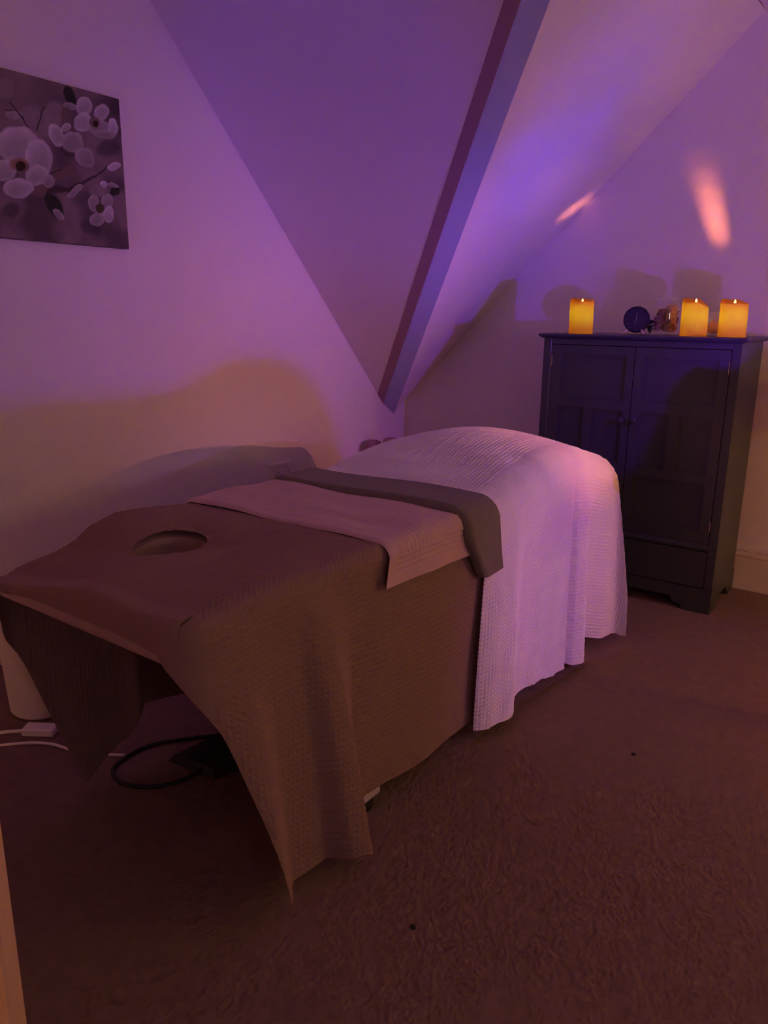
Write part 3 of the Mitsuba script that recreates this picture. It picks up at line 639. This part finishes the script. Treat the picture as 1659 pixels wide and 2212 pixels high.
# ---------------------------------------------------------------- small things on the floor
bn = thing('waste_bin', 'pale round waste bin on the carpet left of the table head', 'bin')
obj('shell', lathe([(0, .004), (.098, .004), (.104, .012), (.118, .300), (.120, .318), (.116, .318), (.113, .300), (.099, .016), (0, .012)], 48, (0.415, -2.575, 0)), 'm_bin', bn, smooth=40)
obj('rim', lathe([(.1165, .314), (.122, .316), (.123, .323), (.119, .327), (.115, .322), (.1165, .314)], 48, (0.415, -2.575, 0)), 'm_bin', bn, smooth=40)
el = thing('extension_lead', 'white extension lead lying on the carpet in front of the pale bin', 'extension lead')
def along2(a, b, w, z0, z1, bev):
    a, b = np.array(a), np.array(b); d = b-a; L_ = np.linalg.norm(d); d /= L_
    m = box(0, L_, -w/2, w/2, z0, z1, bev); M = np.eye(4); M[:2, 0], M[:2, 1], M[:2, 3] = d, (-d[1], d[0]), a; m.apply_transform(M); return m
obj('block', along2((0.52, -2.705), (0.60, -2.65), 0.045, 0.001, 0.026, .004), 'm_white_plastic', el)
obj('cord', tube(curve([(0.525, -2.703, .010), (0.48, -2.74, .006), (0.42, -2.80, .006), (0.30, -2.86, .006), (0.16, -2.95, .006)]), 0.0055), 'm_white_plastic', el, smooth=True)
one('white_cable', tube(curve([(0.46, -2.90, .005), (0.536, -2.786, .005), (0.60, -2.720, .005), (0.655, -2.690, .005), (0.70, -2.680, .005), (0.76, -2.66, .005), (0.86, -2.60, .005)]), 0.0045), 'm_white_plastic', 'thin white cable curving over the carpet towards the table', 'cable', smooth=True)
fp = thing('foot_pedal', 'black foot pedal under the head of the massage table', 'pedal')
pedal = trimesh.convex.convex_hull(np.array([(0.93, -2.44, 0), (1.10, -2.42, 0), (1.14, -2.30, 0), (1.00, -2.28, 0), (0.95, -2.43, .022), (1.08, -2.41, .022), (1.12, -2.31, .06), (1.01, -2.30, .06)]))
pedal.apply_translation((0.045, -0.10, 0.001))
obj('housing', pedal, 'm_rubber', fp)
obj('cord', tube(curve([(1.09, -2.50, .012), (1.085, -2.58, .006), (1.03, -2.66, .006), (0.95, -2.685, .006), (0.89, -2.655, .006), (0.875, -2.61, .006), (0.87, -2.56, .006), (0.93, -2.44, .006), (1.00, -2.36, .006), (1.10, -2.26, .006)], 90), 0.0055), 'm_rubber', fp, smooth=True)
for i, (x, y) in enumerate(((2.004, -1.708), (1.86, -2.62))):
    m = trimesh.creation.icosphere(1, 0.006); m.apply_scale((1.2, .8, .6)); m.apply_translation((x, y, 0.003))
    one('lint', m, 'm_rubber', ('dark speck of lint on the carpet right of the white blanket', 'dark speck of lint on the carpet in front of the table cover')[i], 'lint')
st = thing('stool', 'low pale stool in the corner behind the massage table', 'stool')
obj('seat', lathe([(0, .40), (.15, .40), (.16, .41), (.16, .425), (.15, .435), (0, .435)], 40, (0.175, -0.42, 0)), 'm_oak', st, smooth=40)
for k in range(4):
    a = math.pi/4+k*math.pi/2
    obj('leg', tube([(0.175+.10*math.cos(a), -0.42+.10*math.sin(a), .402), (0.175+.12*math.cos(a), -0.42+.12*math.sin(a), .2), (0.175+.14*math.cos(a), -0.42+.14*math.sin(a), .0)], .014, 10), 'm_oak', st, smooth=40)
def bundle(x, y, r, h, label):
    pr = [(0, 0), (r*.9, 0), (r, h*.1), (r*1.02, h*.5), (r*.97, h*.8), (r*.8, h*.95), (r*.4, h), (0, h*.99)]
    one('rolled_towel', lathe(pr, 32, (x, y, .4355)), 'm_towel', label, 'towel', smooth=50, group='rolled towels behind the table')
bundle(0.080, -0.42, 0.046, 0.122, 'dusky rolled towel just showing above the bed in the corner, the left one')
bundle(0.196, -0.42, 0.048, 0.148, 'dusky rolled towel just showing above the bed in the corner, the right one')

# ---------------------------------------------------------------- lamps out of view, placed to light the room, some added as fill
def pedestal(x, y, h, label):
    k = thing('added_pedestal', label, 'table')
    obj('top', lathe([(0, h-.02), (.13, h-.02), (.135, h-.014), (.135, h-.006), (.13, h), (0, h)], 40, (x, y, 0)), 'm_oak', k, smooth=40)
    obj('pole', lathe([(0, .02), (.022, .02), (.018, .1), (.018, h-.06), (.04, h-.02), (0, h-.02)], 24, (x, y, 0)), 'm_oak', k, smooth=40)
    obj('base', lathe([(0, 0), (.13, 0), (.135, .008), (.12, .02), (0, .024)], 40, (x, y, 0)), 'm_oak', k, smooth=40)
ws = thing('added_shelf', 'added wooden shelf out of view beyond the right edge, holding the unseen violet lamp', 'shelf')  # added out of view, only carries the unseen violet lamp
zs_ = LAMP[2]-0.098
obj('board', box(2.125, 2.34, -1.01, -0.001, zs_-.02, zs_, .003), 'm_oak', ws)
for x in (2.16, 2.30):
    obj('support', prism(Polygon([(0, 0), (-.50, 0), (-.47, -.02), (-.02, -.16), (0, -.18)]), .02, (x, -0.001, zs_-.0205), (0, 1, 0), (0, 0, 1), (1, 0, 0)), 'm_oak', ws)
pedestal(WARM_LAMP[0], WARM_LAMP[1], WARM_LAMP[2]-0.12, 'added slim pedestal table out of view beyond the right edge, holding the unseen warm lamp')  # added out of view, only carries the unseen warm lamp
vl = thing('unseen_violet_lamp', 'unseen violet lamp beyond the right edge beside the cabinet, in a bowl shaped to shade the left wall', 'lamp')
# rim of the unseen bowl, shaped to shade the left wall and cabinet: elevation (degrees, seen from the bulb) by azimuth
AZ = np.array([-180, -176, -172, -168, -164.5, -161, -157, -153, -148, -141, -120, -60, 0, 60, 100, 120, 135, 150, 158, 161, 168, 174, 180.0])
_lw = [(-0.599, 0.488), (-0.689, 0.722), (-0.792, 0.867), (-0.923, 0.974), (-1.09, 1.026), (-1.275, 1.038), (-1.408, 1.017), (-1.596, 0.947), (-1.746, 0.919), (-2.041, 0.914), (-2.405, 0.91)]
pts = [(math.degrees(math.atan2(y-LAMP[1], -LAMP[0])), math.degrees(math.atan2(z-LAMP[2], math.hypot(LAMP[0], y-LAMP[1])))) for y, z in _lw]
pts = [(a if a < 0 else a-360, e) for a, e in pts]
tab = {a: e for a, e in pts}
extra = {-150: -4.0, -130: -4.5, -100: -5, -60: -5, 0: -5, 60: -4, 95: -1.0, 106: 0.0, 110: 0.3, 113: -1.5, 119: -5, 126: -7.5, 133: -6.0, 137: -9, 140: -15, 142: -25, 145: -33, 160: -33, 168: -30}
for a, e in extra.items(): tab[a if a < 170 else a-360] = e
ks = sorted(tab); az_f = PchipInterpolator([ks[-1]-360]+ks+[ks[0]+360], [tab[ks[-1]]]+[tab[q] for q in ks]+[tab[ks[0]]])
n = 240; th = np.linspace(-math.pi, math.pi, n, endpoint=False)
el_ = az_f((np.degrees(th)-ks[0]) % 360+ks[0]); RB = 0.100
zr_ = RB*np.tan(np.radians(el_))
layers = [(0.05, np.full(n, -0.097)), (0.075, np.full(n, -0.088)), (RB, np.minimum(zr_-0.01, -0.02)), (RB, zr_), (RB-0.003, zr_), (RB-0.003, np.minimum(zr_-0.01, -0.02)), (0.073, np.full(n, -0.083)), (0.0, np.full(n, -0.085))]
v = np.vstack([np.c_[LAMP[0]+r*np.cos(th), LAMP[1]+r*np.sin(th), LAMP[2]+z] for r, z in layers]); f = []
for i in range(len(layers)-1):
    for j in range(n):
        q = (j+1) % n; f += [[i*n+j, i*n+q, (i+1)*n+q], [i*n+j, (i+1)*n+q, (i+1)*n+j]]
obj('bowl', trimesh.Trimesh(v, f, process=False), 'm_black_paint', vl)
b = trimesh.creation.icosphere(2, 0.0025); b.apply_translation(LAMP)
scene[vl+'__bulb'] = {**mikit.ply(b, 'm_lamp_white', smooth=True), 'emitter': {'type': 'area', 'radiance': rgb(POW['omni'])}}
obj('stem', lathe([(0, -.085), (.012, -.085), (.004, -.06), (.002, -.005), (0, -.005)], 16, LAMP), 'm_black_paint', vl)
spot('wall_fill_beam', LAMP, (0, -1.62, 1.28), POW['wall'], 1.0, 34, 10)  # added beam, evens out the violet light on the left wall
spot('slope_fill_beam', LAMP, (0.80, -0.62, 1.54), POW['slope'], 1.0, 31, 10)  # added fill beam, brightens the slope over the right wall
spot('slope_fill_beam_upper', LAMP, (1.28, -0.75, 2.0), POW['slope'], 0.42, 27, 10)  # added fill beam for the upper part of that slope
spot('violet_patch', LAMP, (1.13, -0.97, 1.85), (.10, .06, 1.0), 0.7, 5.0, 1.0)  # beams of the unseen lamp, aimed to throw the coloured patches of light
spot('violet_patch_upper', LAMP, (1.30, -0.62, 2.01), (.14, .06, 1.0), 0.6, 5.5, 1.0)
spot('pink_band', LAMP, (1.02, -0.50, 1.74), (1.0, .38, .25), 0.42, 11, 2)
spot('pink_band_upper', LAMP, (1.48, -0.28, 2.19), (1.0, .42, .30), 0.30, 12, 2)
spot('pink_spot', LAMP, (1.285, -0.083, 2.0), (1.0, .40, .35), 0.45, 3.5, 1.0)
for i, (px_, pz_, k_, c_) in enumerate(((1.655, 1.56, 1.0, 2.6), (1.640, 1.60, 1.8, 2.8), (1.622, 1.65, 2.4, 3.0), (1.603, 1.71, 1.8, 3.2), (1.580, 1.77, 1.2, 3.4), (1.555, 1.84, 0.6, 3.8))):  # unseen lamp again: overlapping beams for the flame-shaped light on the wall
    spot(f'flame_beam_{i}', LAMP, (px_, 0, pz_), (1.0, 0.24, 0.0), k_*POW['spots'][0], c_, 0.5)
for i, (q_, k_, c_) in enumerate((((0.960, -0.125, 1.683), 1.6, 1.8), ((0.985, -0.10, 1.707), 3.0, 1.9), ((1.010, -0.07, 1.732), 3.4, 1.9), ((1.04, -0.04, 1.761), 2.2, 1.9))):
    spot(f'streak_beam_{i}', LAMP, q_, (1.0, 0.27, 0.0), k_*POW['spots'][0], c_, 0.4)
sl = thing('unseen_warm_lamp', 'unseen warm lamp beyond the right edge of the frame, placed to light the left wall', 'lamp')  # unseen lamp, its kind chosen; lights the left wall warmly
m = trimesh.creation.icosphere(3, 1.0); d_ = m.vertices.copy()
m.vertices = d_*(1+0.25*(meshkit.fbm(d_*2.2+5, 3)-0.5))[:, None]*[0.05, 0.05, 0.075]+WARM_LAMP
scene[sl+'__glow_body'] = {**mikit.ply(m, 'm_lamp_white'), 'emitter': {'type': 'area', 'radiance': rgb(POW['warm_lamp'])}}
obj('base', lathe([(0, -.12), (.07, -.12), (.075, -.11), (.06, -.075), (0, -.07)], 32, WARM_LAMP), 'm_oak', sl, smooth=40)
# globe lamps out of view, placed to light the room, two of them fill
def unseen_globe(x, y, z, r, colour, k, label):
    t = thing('unseen_globe_lamp', label, 'lamp')
    obj('pole', lathe([(0, 0), (.14, 0), (.14, .02), (.014, .03), (.012, z-r), (0, z-r)], 24, (x, y, 0)), 'm_dark_frame', t, smooth=40)
    g = trimesh.creation.icosphere(3, r); g.apply_translation((x, y, z))
    scene[t+'__globe'] = {**mikit.ply(g, 'm_lamp_white', smooth=True), 'emitter': {'type': 'area', 'radiance': rgb(colour, k)}}
unseen_globe(4.2, -4.1, 1.25, 0.10, POW['back'], 1.0, 'unseen globe floor lamp behind the viewer, placed to light the room')  # unseen, lights the walls and cloths from behind the viewer
unseen_globe(1.20, -4.00, 0.34, 0.04, (120, 44, 4), 1.0, 'unseen small warm globe lamp by the open door, placed to light the door edge')  # unseen, warms the door edge
unseen_globe(0.42, -4.55, 0.55, 0.08, (11, 4.5, 6), 1.0, 'added pinkish globe lamp behind the viewer, fill for the left wall and the carpet below it')  # added fill for the left wall and carpet
unseen_globe(2.88, -1.10, 0.34, 0.07, POW['floor'], 1.0, 'unseen small warm globe lamp beyond the right edge of the frame, placed to light the carpet and wall right of the cabinet')  # unseen, warms the carpet and wall right of the cabinet
BEAM = np.array([3.6, -1.75, 1.25])
bl = thing('unseen_bed_lamp', 'unseen violet spotlight on a stand beyond the right edge of the frame, placed to light the side of the white blanket', 'lamp')  # unseen spotlight, gives the blanket side its violet light
obj('stand', cat(lathe([(0, -1.25), (.12, -1.25), (.12, -1.23), (.012, -1.22), (.010, -.09), (0, -.09)], 32, BEAM), lathe([(0, -.09), (.045, -.08), (.05, -.03), (0, -.03)], 24, BEAM)), 'm_black_paint', bl, smooth=40)
spot('unseen_bed_beam', BEAM, (1.66, -1.42, 0.42), POW['bed'], 1.0, 19, 8)
UPL = np.array([0.80, -4.30, 0.42])
up_ = thing('unseen_uplighter', 'unseen violet floor lamp behind the viewer by the left wall, placed to light the dark slope', 'lamp')  # unseen lamp, gives the dark slope its violet light
obj('can', cat(lathe([(0, -.41), (.09, -.41), (.09, -.39), (.02, -.38), (.02, -.10), (.06, -.09), (.065, .01), (.06, .01), (.055, -.05), (0, -.05)], 32, UPL)), 'm_black_paint', up_, smooth=40)
spot('unseen_slope_uplight', UPL+[0, 0, .012], (0.55, -1.33, 1.92), POW['uplight'], 1.0, 17, 9)
spot('unseen_warm_beam', WARM_LAMP+[-.055, .0, 0], (0, -1.12, 0.97), POW['warm_lamp_spot'], 1.0, 30, 8)  # beam of the unseen warm lamp, aimed at the left wall
unseen_globe(4.2, -0.9, 1.5, 0.10, POW['side'], 1.0, 'added warm globe floor lamp far beyond the right edge of the frame, fill for the whole room')  # added fill lamp, warm in colour
